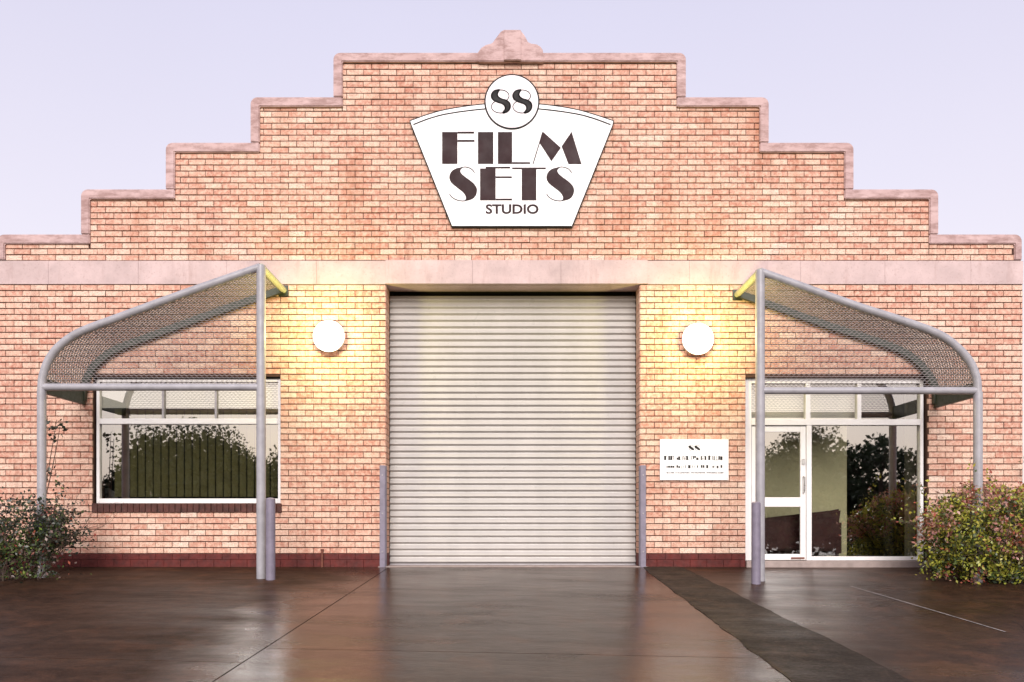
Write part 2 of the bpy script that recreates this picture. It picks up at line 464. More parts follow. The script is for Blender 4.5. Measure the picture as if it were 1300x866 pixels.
gline((4.33, -1.5), (4.93, -3.9), .024).build("painted_line", M_LINE, apron)

# ================================================================== BUILDING
XL, XR = PX(-3), PX(1298.5)
ZB0, ZB1 = Z0+45*COURSE, Z0+49*COURSE                       # concrete band
DX0, DX1 = PX(489.2), PX(812.8)                             # roller door opening
WX0, WX1, WZ0, WZ1 = PX(117), PX(356), PZ(650.5), PZ(478)   # window opening
EX0, EX1, EZ1 = PX(946.5), PX(1178), PZ(479)                # entrance opening
TH = .395
CXP = 647.0
steps = [(649.0, 298.5), (543, 241.5), (435.5, 182.5), (328, 125), (223, 69)]   # half width (px), top (px)
bld = tag(empty("brick_building", (0, 6, 0)),
          "single storey tan brick warehouse front with stepped parapet, concrete band and wide roller door", "building")

wall = MB(); MY = .012
def wbox(x0, x1, z0, z1, y0=MY, y1=TH): wall.box(x0, x1, y0, y1, z0, z1)
wbox(XL, WX0, -.3, ZB0); wbox(WX0, WX1, -.3, WZ0); wbox(WX0, WX1, WZ1, ZB0)
wbox(WX1, DX0, -.3, ZB0); wbox(DX1, EX0, -.3, ZB0); wbox(EX0, EX1, EZ1, ZB0); wbox(EX1, XR, -.3, ZB0)
wbox(XL, XR, ZB0+.03, ZB1)
lo = ZB1
for i, (hw, tp) in enumerate(steps):
    zt = PZ(tp) - .05
    if i == 0: wbox(XL+.02, XR-.02, lo, zt, MY, .28)
    else: wbox(PX(CXP-hw)+.05, PX(CXP+hw)-.05, lo, zt, MY, .28)
    lo = zt
for x0, x1 in ((XL, XL+.25), (XR-.25, XR)): wall.box(x0, x1, TH, 14, -.3, ZB1-.1)
wall.box(XL, XR, 14, 14.25, -.3, ZB1)
wall_o = wall.build("wall", M_MORTAR, bld)

# ---- bricks
excl = [(DX0, DX1, -1, ZB0), (WX0, WX1, WZ0, WZ1), (EX0, EX1, -1, EZ1)]
bricks = []
def lay(z, x0, x1, row, ztop=None):
    off = XO - BL*.5*(row % 2)
    i0 = int(math.floor((x0-off)/BL))-1
    for i in range(i0, i0+int((x1-x0)/BL)+4):
        segs = [(max(x0, off+i*BL+.0038), min(x1, off+(i+1)*BL-.0038))]
        za, zb = z+.0065, z+COURSE-.0065
        if ztop: zb = min(zb, ztop)
        for (a, b, c, d) in excl:
            ov = min(zb, d)-max(za, c)
            if ov <= 0.002: continue
            ns = []
            for s0, s1 in segs:
                if s1 <= a or s0 >= b: ns.append((s0, s1)); continue
                if ov > .5*(zb-za) or True:
                    if s0 < a: ns.append((s0, a))
                    if s1 > b: ns.append((b, s1))
            if ov < .5*(zb-za):                              # a cut course over or under an opening
                for s0, s1 in segs:
                    q0, q1 = max(s0, a), min(s1, b)
                    if q1-q0 > .03:
                        if d < zb-.012 and d > za: bricks.append((q0, q1, d+.003, zb))
                        elif c > za+.012 and c < zb: bricks.append((q0, q1, za, c-.003))
            segs = ns
        for s0, s1 in segs:
            if s1-s0 > .025 and zb-za > .012: bricks.append((s0, s1, za, zb))
for r_ in range(45): lay(Z0+r_*COURSE, XL, XR, r_)
IN = 11.0
def lim(i): return PZ(steps[i][1]+11.5)
def half(i): return (steps[i][0]-(IN if i else 9))/88
for r_ in range(49, 90):
    z = Z0+r_*COURSE; xm = (CXP-CX)/88
    i = next((k_ for k_ in range(5) if z+COURSE <= lim(k_)+.001), None)
    if i is None:
        if lim(4)-z > .02: lay(z, xm-half(4), xm+half(4), r_, lim(4))
        continue
    lay(z, xm-half(i), xm+half(i), r_)
    if i and lim(i-1)-z > .02:
        lay(z, xm-half(i-1), xm-half(i)-.01, r_, lim(i-1)); lay(z, xm+half(i)+.01, xm+half(i-1), r_, lim(i-1))
full = [b for b in bricks if abs(b[1]-b[0]-(BL-.0076)) < 1e-4 and abs(b[3]-b[2]-(COURSE-.013)) < 1e-4]
def hidden(b):                                               # behind the sign, lamps, guards or shrubs
    x, z = (b[0]+b[1])/2, (b[2]+b[3])/2
    def inr(px0, px1, py0, py1): return PX(px0) < x < PX(px1) and PZ(py1) < z < PZ(py0)
    return inr(520, 780, 96, 292) or inr(830, 932, 552, 616) or inr(395, 445, 405, 452) or inr(860, 910, 405, 455) or inr(478, 492, 580, 730) or inr(810, 826, 580, 730)
full = [b for b in full if not hidden(b)]
full.sort(key=lambda b: ((b[0]+b[1])/2)**2 + ((b[2]+b[3])/2-ZC)**2)
single = set(full[:300])
rest = MB()
for b in bricks:
    if b in single: continue
    j_ = [rnd.uniform(-.0016, .0016) for _ in range(4)]
    rest.brick(b[0]+j_[0], b[1]+j_[1], b[2]+j_[2], b[3]+j_[3], y=rnd.gauss(0, .0018))
# reveal bricks of the roller door opening
for side, x in ((1, DX0), (-1, DX1)):
    for r_ in range(45):
        z = Z0+r_*COURSE
        cuts = [.012, .115, TH-.03] if r_ % 2 else [.012, .235, TH-.03]
        for y0, y1 in zip(cuts, cuts[1:]):
            rest.box(min(x, x+side*.008), max(x, x+side*.008), y0+.004, y1-.004, z+.005, z+COURSE-.005)
rest.build("brickwork", M_BRICK, wall_o, kind='stuff')
bm_ = MB().brick(-BL/2+.0038, BL/2-.0038, -COURSE/2+.0065, COURSE/2-.0065, 0, .03, .004)
bm0 = None
for b in full[:300]:
    pos = Vector(((b[0]+b[1])/2, rnd.gauss(0, .0013), (b[2]+b[3])/2))
    if bm0 is None:
        o = bm_.build("brick", M_BRICK, wall_o, origin=(0, 0, 0)); bm0 = o.data
        o.location = pos - WO[wall_o.name]; WO[o.name] = pos
    else:
        finish(bpy.data.objects.new("brick", bm0), wall_o, pos)

# ---- plinth: two painted courses
pl = MB()
for x0, x1 in ((XL, DX0), (DX1, EX0), (EX1, XR)):
    for r_ in range(2):
        z = .0+r_*.085; x = x0 - (BL/2 if r_ else 0)
        while x < x1:
            a, b = max(x+.0015, x0), min(x+BL-.0015, x1)
            if b-a > .02: pl.brick(a, b, z-(.06 if r_ == 0 else 0)+.001, z+.0835, -.004+rnd.gauss(0, .001), .03, .003)
            x += BL
for side, x in ((1, DX0), (-1, DX1)):
    pl.box(min(x, x+side*.010), max(x, x+side*.010), .03, TH-.03, -.06, .168)
pl.build("plinth", M_PLINTH, bld, kind='stuff')

# ---- concrete band
seams = [-3, 62, 176, 288, 402, 489.5, 600, 712, 822, 875, 1016, 1123, 1232, 1298.5]
for i, (a, b) in enumerate(zip(seams, seams[1:])):
    centre = 489 < a+1 and b < 823
    MB().box(PX(a)+.001, PX(b)-.001, -.012-(.012 if centre else 0)-.001*(i % 2), .05, ZB0+(.004 if not centre else .008), ZB1-(.004 if not centre else -.002)).build("band_panel", M_BAND, bld, bevel=.002)
MB().box(DX0-.1, DX1+.1, .05, TH+.0, ZB0+.004, ZB0+.2).build("lintel", M_BAND, bld)

# ---- copings (one L shaped stone to a step, rounded at the outer corner)
def arc(cx, cz, r_, a0, a1, n=6):
    return [(cx+r_*math.cos(R(a0+(a1-a0)*i/n)), cz+r_*math.sin(R(a0+(a1-a0)*i/n))) for i in range(n+1)]
CT, CR = .128, .095
for sgn in (-1, 1):
    for i in range(4):
        hw, tp = steps[i]; hw2 = steps[i+1][0]
        xo = sgn*hw/88 + (CXP-CX)/88; xi = sgn*(hw2)/88 + (CXP-CX)/88
        ztop = PZ(tp); zbot = ZB1+.001 if i == 0 else PZ(steps[i-1][1]) + .0015
        ct = .105 if i == 0 else CT
        poly = [(xo, zbot)] + (arc(xo+CR, ztop-CR, CR, 180, 90) if sgn < 0 else arc(xo-CR, ztop-CR, CR, 0, 90))
        xin = xi+CT if sgn < 0 else xi-CT
        poly += [(xin-sgn*.0, ztop), (xin, ztop-.135), (xo-sgn*ct, ztop-.135), (xo-sgn*ct, zbot)]
        # the top run ends under the next upright
        MB().prism(poly, -.035-.003*i, .30).build("coping_stone", M_COPING, bld, bevel=.012, fixn=True)
hw, tp = steps[4]
xl, xr, zt, zb = PX(CXP-hw), PX(CXP+hw), PZ(tp), PZ(steps[3][1])+.0015
poly = [(xl, zb)] + arc(xl+CR, zt-CR, CR, 180, 90) + arc(xr-CR, zt-CR, CR, 90, 0) + [(xr, zb), (xr-CT, zb), (xr-CT, zt-.128), (xl+CT, zt-.128), (xl+CT, zb)]
MB().prism(poly, -.05, .30).build("coping_stone", M_COPING, bld, bevel=.012, fixn=True)
cres = [(606.6,81.5),(607,69.7),(611,64),(617,60.3),(625,58.3),(628,54),(632.5,48),(636,43.5),(640,41.2),(658,41.2),(662,43.5),(666,48.5),(670,56.5),(674,58.5),(681,59.5),(686,62.5),(689,67),(690.5,81.5)]
crest = MB().prism([(PX(x), PZ(y)) for x, y in cres], -.075, .32).build("parapet_crest", M_COPING, bld, bevel=.012, fixn=True)
MB().box(PX(640), PX(661.5), -.105, -.07, PZ(81), PZ(43)).build("crest_pilaster", M_COPING, crest, bevel=.008)

# ---- roof behind the parapet
rf = MB()
NR = 60
for i in range(NR):
    x0, x1 = XL+(XR-XL)*i/NR, XL+(XR-XL)*(i+1)/NR
    for (a, b) in ((x0, (x0+x1)/2), ((x0+x1)/2, x1)):
        za, zb_ = [4.1+1.6*(1-abs((q-.01)/XR)) for q in (a, b)]
        up = .03 if a == x0 else 0
        rf.v += [(a, .29, za+up), (b, .29, zb_+up), (b, 14.2, zb_+up), (a, 14.2, za+up)]
        q = len(rf.v)-4; rf.f.append((q, q+1, q+2, q+3))
rf.build("roof", M_ROOF, bld)

# ---- roller door
DY = TH
rd = empty("roller_door", ((DX0+DX1)/2, DY, 2.0), bld)
NS = 41; zb, ztp = PZ(715.5, DY), PZ(375.5, DY); P = (ztp-zb)/NS
prof = []
for i in range(13):
    t = i/12
    # each rib sweeps outwards as it comes down and turns back under in a tight return
    if t < .34: yy = .020 - .044*(1-math.cos(math.pi*t/.34))/2
    else: yy = -.024 + .044*(1-(1-(t-.34)/.66)**1.6)
    prof.append((yy, t*P))
hwid = (DX1-DX0)/2-.012
sm = MB()
for yy, zz in prof: sm.v += [(-hwid, yy, zz-P/2), (hwid, yy, zz-P/2)]
for i in range(12): sm.f.append((2*i, 2*i+1, 2*i+3, 2*i+2))
s0 = None
for i in range(NS):
    p = Vector(((DX0+DX1)/2, DY, zb+P*(i+.5)))
    if s0 is None:
        o = sm.build("slat", M_DOOR, rd, smooth=False, origin=(0,0,0)); s0 = o.data
        s0.polygons.foreach_set("use_smooth", [True]*len(s0.polygons))
        o.location = p-WO[rd.name]; WO[o.name] = p
    else: finish(bpy.data.objects.new("slat", s0), rd, p)
MB().box(DX0+.012, DX1-.012, DY-.02, DY+.03, zb-.03, zb-.001).build("bottom_rail", M_GALV, rd, bevel=.004)
for x0, x1 in ((DX0+.002, DX0+.05), (DX1-.05, DX1-.002)):
    MB().box(x0, x1, DY+.022, DY+.06, -.02, 4.05).build("guide_track", M_DARK, rd)
MB().tube([(DX0, DY+.32, 4.05), (DX1, DY+.32, 4.05)], .22, 20).build("drum", M_DARK, rd)
MB().box(DX0-.1, DX1+.1, -.02, DY+.05, -.2, -.012).build("threshold", M_KERB, bld)

# dark hall behind the door, rooms behind the glass
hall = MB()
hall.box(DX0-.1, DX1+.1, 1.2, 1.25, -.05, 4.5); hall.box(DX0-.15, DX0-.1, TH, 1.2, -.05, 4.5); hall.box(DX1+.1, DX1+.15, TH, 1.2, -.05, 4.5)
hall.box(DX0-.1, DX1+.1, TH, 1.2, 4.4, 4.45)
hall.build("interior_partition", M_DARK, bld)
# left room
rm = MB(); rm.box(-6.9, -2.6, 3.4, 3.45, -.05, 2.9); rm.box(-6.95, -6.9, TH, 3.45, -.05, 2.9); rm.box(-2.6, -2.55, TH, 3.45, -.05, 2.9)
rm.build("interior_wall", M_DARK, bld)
MB().box(-6.9, -2.6, TH, 3.4, -.02, .03).build("interior_floor", M_CARPET, bld)
MB().box(-6.9, -2.6, TH, 3.4, 2.78, 2.83).build("interior_ceiling", M_CEIL, bld)
MB().box(WX0-.1, WX1+.1, .150, .165, PZ(518, .15), 2.8).build("sky_glare_panel", M_CEIL, bld)  # added white sheet, brightens the transoms like mirrored sky
# right room
MB().box(2.3, 7.2, TH, 5.2, -.03, .035).build("interior_floor", M_CARPET, bld)
MB().box(2.3, 7.2, TH, 5.2, 2.78, 2.83).build("interior_ceiling", M_CEIL, bld)
MB().box(PX(930, .3), PX(1091, .3), .30, .32, PZ(534, .3), 2.78).build('sky_glare_panel', M_CEIL, bld)  # added white sheet in place of sky glare in two transoms
ro = MB(); YP = 1.10
ro.box(2.3, PX(1075, YP), YP, YP+.1, .035, 2.78); ro.box(PX(1152, YP), 7.2, YP, YP+.1, .035, 2.78)
ro.box(2.25, 2.3, TH, YP, .035, 2.78); ro.box(7.2, 7.25, TH, YP, .035, 2.78)
ro.build("interior_wall", M_OLIVE, bld)
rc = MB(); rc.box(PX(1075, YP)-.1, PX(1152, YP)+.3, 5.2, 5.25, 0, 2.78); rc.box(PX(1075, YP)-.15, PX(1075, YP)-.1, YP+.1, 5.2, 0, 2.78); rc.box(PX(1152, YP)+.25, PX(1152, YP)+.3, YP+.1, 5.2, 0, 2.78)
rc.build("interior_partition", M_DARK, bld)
MB().box(PX(1123, 1.25), PX(1133, 1.25), 1.22, 1.30, .035, 2.78).build("interior_post", M_DARK, bld)

# ---- windows
def bar(par, x0, x1, z0, z1, y0, y1, mat=M_WHITE, name="frame_bar"):
    return MB().box(x0, x1, y0, y1, z0, z1).build(name, mat, par, bevel=.004)
WY = .075
win = empty("window", ((WX0+WX1)/2, WY, (WZ0+WZ1)/2), bld)
def wx(p): return PX(p, WY)
def wz(p): return PZ(p, WY)
ya, yb = WY-.01, WY+.07
L0, L1 = WX0+.03, WX1-.012
bar(win, L0, L0+.045, wz(639), wz(480), ya, yb); bar(win, L1-.04, L1, wz(639), wz(480), ya, yb)
bar(win, L0+.045, L1-.04, wz(485), wz(480), ya+.002, yb); bar(win, L0+.045, L1-.04, wz(639), wz(633), ya+.002, yb)
bar(win, L0+.045, L1-.04, wz(538.5), wz(531.5), ya-.006, yb, name="transom_bar")
for px in (207, 274): bar(win, wx(px-1.5), wx(px+1.5), wz(531.4), wz(485.1), ya+.006, yb, name="mullion", mat=M_GALV)
def pane(par, x0, x1, z0, z1, y): return MB().box(x0, x1, y, y+.006, z0, z1).build("pane", M_GLASS, par)
for a, b in ((L0+.04, wx(205.5)), (wx(208.5), wx(272.5)), (wx(275.5), L1-.036)): pane(win, a, b, wz(532), wz(484.5), WY+.03)
pane(win, L0+.04, L1-.036, wz(633.5), wz(538), WY+.031)
MB().box(WX0+.002, WX1-.002, .04, TH-.01, WZ1-.022, WZ1-.002).build("head_flashing", M_DARK, win)
sill = empty("sill", ((WX0+WX1)/2, 0, WZ0), win)
x = WX0-.0
sb = MB()
while x < WX1+.01:
    sb.brick(x+.003, min(x+.083, WX1+.02), WZ0-.002, wz(639.5), -.022+rnd.gauss(0, .002), .12, .005); x += .086
COL.objects.unlink(sill); bpy.data.objects.remove(sill)
sb.build("sill", M_SILL, win)
MB().box(WX0+.004, WX1-.004, .0, WY+.0, wz(641), wz(639.2)).build("sill_flashing", M_SILL, win)

# ---- entrance
EY = .09
ent = empty("entrance", ((EX0+EX1)/2, EY, 1.3), bld)
def ex(p): return PX(p, EY)
def ez(p): return PZ(p, EY)
ya, yb = EY-.02, EY+.08
E0, E1 = EX0+.006, EX1-.03
bar(ent, E0, ex(953.5), ez(711.5), ez(480), ya, yb); bar(ent, ex(1167.5), E1, ez(711.5), ez(480), ya, yb)
bar(ent, ex(953.6), ex(1167.4), ez(487), ez(480), ya+.003, yb)
bar(ent, ex(953.6), ex(1167.4), ez(540), ez(532.5), ya-.004, yb, name="transom_bar")
bar(ent, ex(1023.5), ex(1030), ez(711.5), ez(540.1), ya+.003, yb, name="mullion")
for px, h in ((1025.5, 3), (1090.5, 2.6)): bar(ent, ex(px-h), ex(px+h), ez(532.4), ez(487.1), ya+.005, yb, name="mullion")
bar(ent, ex(1030.1), ex(1167.4), ez(711.5), ez(706.5), ya+.004, yb)
for a, b in ((953, 1023), (1028, 1088.5), (1092.5, 1168)): pane(ent, ex(a), ex(b), ez(533), ez(486.5), EY+.035)
pane(ent, ex(1029.6), ex(1168), ez(707), ez(539.7), EY+.036)
dr = empty("door", (ex(988), EY, 1.0), ent)
dl, dr_, dt, db = ex(954.2), ex(1022.8), ez(541.5), ez(711)
for a, b, c, d, nm in ((dl, ex(960), db, dt, "stile"), (ex(1016), dr_, db, dt, "stile"), (ex(960.1), ex(1015.9), ez(548.5), dt, "rail"), (ex(960.1), ex(1015.9), ez(643.5), ez(631.5), "rail"), (ex(960.1), ex(1015.9), db, ez(703.5), "rail")):
    bar(dr, a, b, c, d, ya+.012+(.003 if nm == "rail" else 0), ya+.055, name=nm)
pane(dr, ex(959.5), ex(1016.5), ez(632), ez(548), EY+.012); pane(dr, ex(959.5), ex(1016.5), ez(704), ez(643), EY+.012)
MB().tube([(ex(1019.5), ya+.0, ez(626)), (ex(1019.5), ya-.045, ez(625)), (ex(1019.5), ya-.045, ez(606)), (ex(1019.5), ya+.0, ez(605))], .010, 8).build("handle", M_CHROME, dr, smooth=True)
MB().box(ex(1017.5), ex(1021.5), ya-.004, ya+.012, ez(590), ez(583)).build("lock", M_CHROME, dr, bevel=.003)
MB().box(ex(1004), ex(1021), ya+.000, ya+.014, ez(709.5), ez(707.5)).build("kick_bolt", M_RUST, dr)
MB().box(EX0+.004, EX1+.05, -.05, TH, -.25, ez(711.8)).build("step", M_KERB, bld, bevel=.008)

# ================================================================== THINGS INSIDE
vb = tag(empty("vertical_blind", (PX(235), .22, 2.2)), "olive vertical slat blind hanging inside the wide left window", "blind")
MB().box(WX0+.1, WX1-.02, .195, .245, PZ(513, .2)-.03, PZ(511.5, .2)).build("head_rail", M_OLIVE, vb)
px = 150.0; bl = None
ang = R(14)
while px < 352:
    p = Vector((PX(px, .22), .22, (PZ(632, .22)+PZ(513.5, .22))/2)); hh = (PZ(513.5, .22)-PZ(632, .22))/2-.015
    if bl is None:
        m = MB(); c, s_ = math.cos(ang)*.047, math.sin(ang)*.047
        for q in range(5):
            t = -1+q*.5; bow = .006*(1-t*t)
            m.v += [(c*t, s_*t-bow, -hh), (c*t, s_*t-bow, hh)]
        for q in range(4): m.f.append((2*q, 2*q+2, 2*q+3, 2*q+1))
        o = m.build("slat", M_BLIND, vb, origin=(0,0,0)); bl = o.data; o.location = p-WO[vb.name]
    else:
        if not (156 < px < 162): 
            o = finish(bpy.data.objects.new("slat", bl), vb, p); o.rotation_euler.z = R(rnd.gauss(0, 5))
    px += 9.9

sf = tag(empty("sofa", (PX(1012, .7), .7, .035)), "dark red leather sofa just inside the glass entrance", "sofa")
def rbox(nm, x0, x1, y0, y1, z0, z1, b=.04, par=sf, mat=M_SOFA): return MB().box(x0, x1, y0, y1, z0, z1).build(nm, mat, par, smooth=True, bevel=b)
sx0, sx1 = PX(940, .45), PX(1068, .45)
rbox("seat", sx0+.12, sx1-.12, .50, .98, .15, .44)
MB().prism([(sx0+.1, .2), (sx1-.1, .2), (sx1-.02, .83), (sx1-.16, .80), (sx0+.45, .70), (sx0+.1, .66)], .38, .50).build("backrest", M_SOFA, sf, bevel=.03, fixn=True, smooth=True)
rbox("armrest", sx0, sx0+.14, .40, 1.0, .12, .62); rbox("armrest", sx1-.14, sx1, .40, 1.0, .12, .66)
for x in (sx0+.06, sx1-.06):
    for y in (.46, .94): MB().tube([(x, y, .035), (x, y, .13)], .022, 8).build("leg", M_DARK, sf)
ch = tag(empty("chair", (PX(138, .75), .75, .03)), "grey chair with rounded back in the left corner of the window", "chair")
cx_ = PX(138, .75)
MB().prism([(cx_-.22, .62), (cx_+.22, .62), (cx_+.21, .92), (cx_+.16, 1.07), (cx_+.06, 1.14), (cx_-.08, 1.14), (cx_-.18, 1.06), (cx_-.22, .92)], .62, .67).build("backrest", simple("grey_chair_fabric", (.22,.21,.20), .8), ch, bevel=.02, fixn=True, smooth=True)
MB().box(cx_-.23, cx_+.23, .68, 1.1, .43, .50).build("seat", M_DARK, ch, bevel=.02)
for dx in (-.19, .19):
    MB().tube([(cx_+dx, .66, .46), (cx_+dx, .66, .7)], .013, 6).build("back_post", M_GALV, ch)
    for y in (.7, 1.06): MB().tube([(cx_+dx, y, .03), (cx_+dx, y, .45)], .014, 6).build("leg", M_GALV, ch)

# ================================================================== AWNINGS
def awning(side, front, beam_py, post_px, outer_px, label):
    """front: photo pixels of the curved front rail from the inner post outwards"""
    cv = catmull([(PX(a, FR), PZ(b, FR)) for a, b in front], 6)
    xp, xo = PX(post_px, FR), PX(outer_px, FR); zbm = PZ(beam_py, FR)
    root = tag(empty("awning", ((xp+xo)/2, FR/2, gz(xp, FR))), label, "awning", "mesh awnings either side of the roller door")
    rp = .057
    # posts
    MB().tube([(xp, FR, gz(xp, FR)-.05), (xp, FR, cv[0][1]+.02)], rp+.003, 20).build("post", M_POST, root, smooth=True)
    MB().tube([(xo, FR, gz(xo, FR)-.05), (xo, FR, cv[-1][1])], rp, 20).build("post", M_POST, root, smooth=True)
    MB().tube([(x, FR, z) for x, z in cv], rp-.004, 16).build("curved_rail", M_POST, root, smooth=True)
    MB().tube([(xp, FR, zbm), (xo, FR, zbm)], .049, 16).build("beam", M_POST, root, smooth=True)
    # inner arm to the wall
    MB().tube([(xp, FR, cv[0][1]), (xp, -.012, cv[0][1])], .047, 14).build("arm", M_ARM, root, smooth=True)
    MB().box(xp-.07, xp+.07, -.011, .02, cv[0][1]-.085, cv[0][1]+.07).build("wall_plate", M_RAIL, root, bevel=.004)
    # wall rail: a flat section that follows the same curve against the bricks
    m = MB(); wv = []
    for i, (x, z) in enumerate(cv):
        a, b = cv[max(0, i-1)], cv[min(len(cv)-1, i+1)]
        t = Vector((b[0]-a[0], b[1]-a[1])).normalized(); nn = Vector((-t.y, t.x))
        wv.append((x, z, nn))
    for x, z, nn in wv:
        for s, y in ((-.046, -.08), (.046, -.08), (.046, -.012), (-.046, -.012)):
            m.v.append((x+nn.x*s, y, z+nn.y*s))
    for i in range(len(wv)-1):
        for q in range(4):
            q2 = (q+1) % 4; m.f.append((4*i+q, 4*i+q2, 4*i+4+q2, 4*i+4+q))
    e = 4*(len(wv)-1); m.f += [(3, 2, 1, 0), (e, e+1, e+2, e+3)]
    m.build("wall_rail", M_RAIL, root, fixn=True)
    # side plate from outer post back to the wall
    MB().box(xo-.03, xo+.03, FR+.05, -.013, zbm-.075, zbm+.12).build("side_plate", M_RAIL, root, bevel=.004)
    # expanded metal: infill in the front frame
    inner = [(x, z) for x, z in cv]
    xa, xb = min(xp, xo)+.05, max(xp, xo)-.05
    def ztop(x):
        best = None
        for (x0, z0), (x1, z1) in zip(inner, inner[1:]):
            if min(x0, x1)-1e-6 <= x <= max(x0, x1)+1e-6 and abs(x1-x0) > 1e-6:
                zz = z0+(z1-z0)*(x-x0)/(x1-x0); best = zz if best is None else max(best, zz)
        return best
    def strand(m, p, q, nrm, wd, tilt=1):
        d = (q-p).normalized(); s_ = d.cross(nrm).normalized()*wd/2 + nrm*wd*.30*tilt
        m.quad(p-s_, q-s_, q+s_, p+s_)
    m = MB(); CW, CH = .066, .030; Y = Vector((0, 1, 0))
    row = 0; z = zbm+.03
    while z < cv[0][1]:
        ph = 0
        x = xa
        while x < xb-CW/2:
            x2 = x+CW/2; k_ = int(round((x-xa)/(CW/2)))
            za = z+(CH/2 if (k_+row) % 2 else 0); zb2 = z+(CH/2 if (k_+1+row) % 2 else 0)
            t1, t2 = ztop(x), ztop(x2)
            if t1 and t2 and za < t1-.03 and zb2 < t2-.03:
                strand(m, Vector((x, FR+.01, za)), Vector((x2, FR+.01, zb2)), Y, .0072)
            x = x2
        z += CH/2 + CH/2*.0 + CH*.5*1.0; row += 1
    m.build("mesh_infill", M_MESH, root, kind='stuff')
    # expanded metal roof over the curve
    m = MB(); L = [0]
    for a, b in zip(cv, cv[1:]): L.append(L[-1]+math.hypot(b[0]-a[0], b[1]-a[1]))
    def at(s):
        s = max(0, min(L[-1]-1e-6, s))
        for i in range(len(L)-1):
            if L[i] <= s <= L[i+1]:
                t = (s-L[i])/(L[i+1]-L[i] or 1); a, b = cv[i], cv[i+1]
                tt = Vector((b[0]-a[0], 0, b[1]-a[1])).normalized()
                return Vector((a[0]+(b[0]-a[0])*t, 0, a[1]+(b[1]-a[1])*t)), Vector((-tt.z, 0, tt.x))
    CWr, CHr = .08, .031; row = 0; yv = FR+.05
    while yv < -.09:
        s = .02; k_ = 0
        while s < L[-1]-.06:
            p1, n1 = at(s); p2, n2 = at(s+CWr/2)
            o1 = CHr/2 if (k_+row) % 2 else 0; o2 = CHr/2 if (k_+1+row) % 2 else 0
            up = .05*side
            a = p1+n1*up; b = p2+n2*up; a.y = yv+o1; b.y = yv+o2
            strand(m, a, b, n1, .011, side)
            s += CWr/2; k_ += 1
        yv += CHr; row += 1
    m.build("mesh_roof", M_MESH, root, kind='stuff')
    return root
awning(-1, [(331,339),(276,358),(221.6,377),(148,404),(110,418),(88.6,429),(71,444),(60,461),(54,480),(53,494)], 491.5, 331.5, 53,
       "grey tube awning with mesh roof over the wide window")
awning(1, [(965,345),(1027,367),(1086,388),(1145,407),(1189,423),(1213,439),(1231,459),(1239.5,480),(1241,498)], 496, 965, 1241.5,
       "grey tube awning with mesh roof over the glass entrance door")

# ================================================================== GUARDS
def bollard(px0, px1, py, d, label, group, name="bollard"):
    y = -d; x0, x1 = PX(px0, y), PX(px1, y); z0 = gz((x0+x1)/2, y)-.04; z1 = PZ(py, y)
    root = tag(empty(name, ((x0+x1)/2, y, z0)), label, "bollard" if name == "bollard" else "corner guard", group)
    xm, r_ = (x0+x1)/2, (x1-x0)/2
    MB().tube([(xm, y, z0), (xm, y, z1)], r_, 18).build("post", M_GUARD, root, smooth=True)
    MB().lathe(0, 0, 0, [(r_*1.01, 0), (r_*.8, r_*.25), (r_*.3, r_*.38)], 18)
    cp = MB().tube([(xm, y, z1-.001), (xm, y, z1+r_*.25), (xm, y, z1+r_*.36)], [r_*1.02, r_*.8, r_*.3], 18)
    cp.build("cap", M_GUARD, root, smooth=True)
bollard(337.5, 349.5, 634, 1.24, "short purple grey bollard beside the left awning post", "bollards by the awning posts")
bollard(954, 965.5, 639, 1.36, "short purple grey bollard beside the right awning post", "bollards by the awning posts")
def guard(x, sgn, label):
    root = tag(empty("corner_guard", (x, 0, 0)), label, "corner guard", "steel guards at the roller door corners")
    m = MB(); z1 = PZ(591)
    a, b = sorted((x-sgn*.075, x+sgn*.004))
    z0 = -.03
    m.box(a, b, -.052, -.012, z0, z1)
    m.build("guard_face", M_GUARD, root, bevel=.006)
    m = MB(); c, d = sorted((x+sgn*.001, x+sgn*.011)); m.box(c, d, -.010, .075, z0, z1-.004); m.build("guard_return", M_GUARD, root)
    m = MB()
    for zz in (.2, .75, 1.3):
        m.lathe((a+b)/2, -.052, zz, [(.012, 0), (.010, -.006)], 8)
    m.build("bolts", M_GALV, root)
guard(DX0, 1, "purple grey steel guard at the left corner of the roller door")
guard(DX1, -1, "purple grey steel guard at the right corner of the roller door")

pp = tag(empty("pipe", (PX(409.5), -.03, 0)), "short thin rusty pipe stub standing against the dark red plinth", "pipe")
MB().tube([(PX(409.5), -.03, -.05), (PX(409.5), -.03, PZ(697.5))], .017, 10).build("stem", M_RUST, pp, smooth=True)
MB().tube([(PX(409.5), -.03, PZ(699)), (PX(409.5), -.03, PZ(697))], .023, 10).build("cap", M_RUST, pp, smooth=True)

# ================================================================== LAMPS
def lamp(px, py, label):
    x, z = PX(px, -.13), PZ(py, -.13)
    root = tag(empty("wall_lamp", (x, 0, z)), label, "lamp", "round bulkhead lamps beside the roller door")
    MB().lathe(x, 0, z, [(.205, .01), (.205, -.06), (.17, -.075), (.17, -.125), (.20, -.135)], 36).build("base", M_WHITE, root, smooth=True)
    pr = [(.222*math.cos(R(a)), -.14-.12*math.sin(R(a))) for a in range(0, 90, 8)] + [(.004, -.26)]
    MB().lathe(x, 0, z, [(.21, -.136)] + pr, 40).build("diffuser", M_LAMP, root, smooth=True, fixn=True)
    ld = bpy.data.lights.new("lamp_light", 'POINT'); ld.energy = 33; ld.color = LAMP_COL; ld.shadow_soft_size = .12
    lo_ = bpy.data.objects.new("lamp_light", ld); finish(lo_, root, (x, -.62, z))
lamp(417.5, 427, "lit round white wall lamp between the wide window and roller door")
lamp(886, 430.5, "lit round white wall lamp above the small white sign")

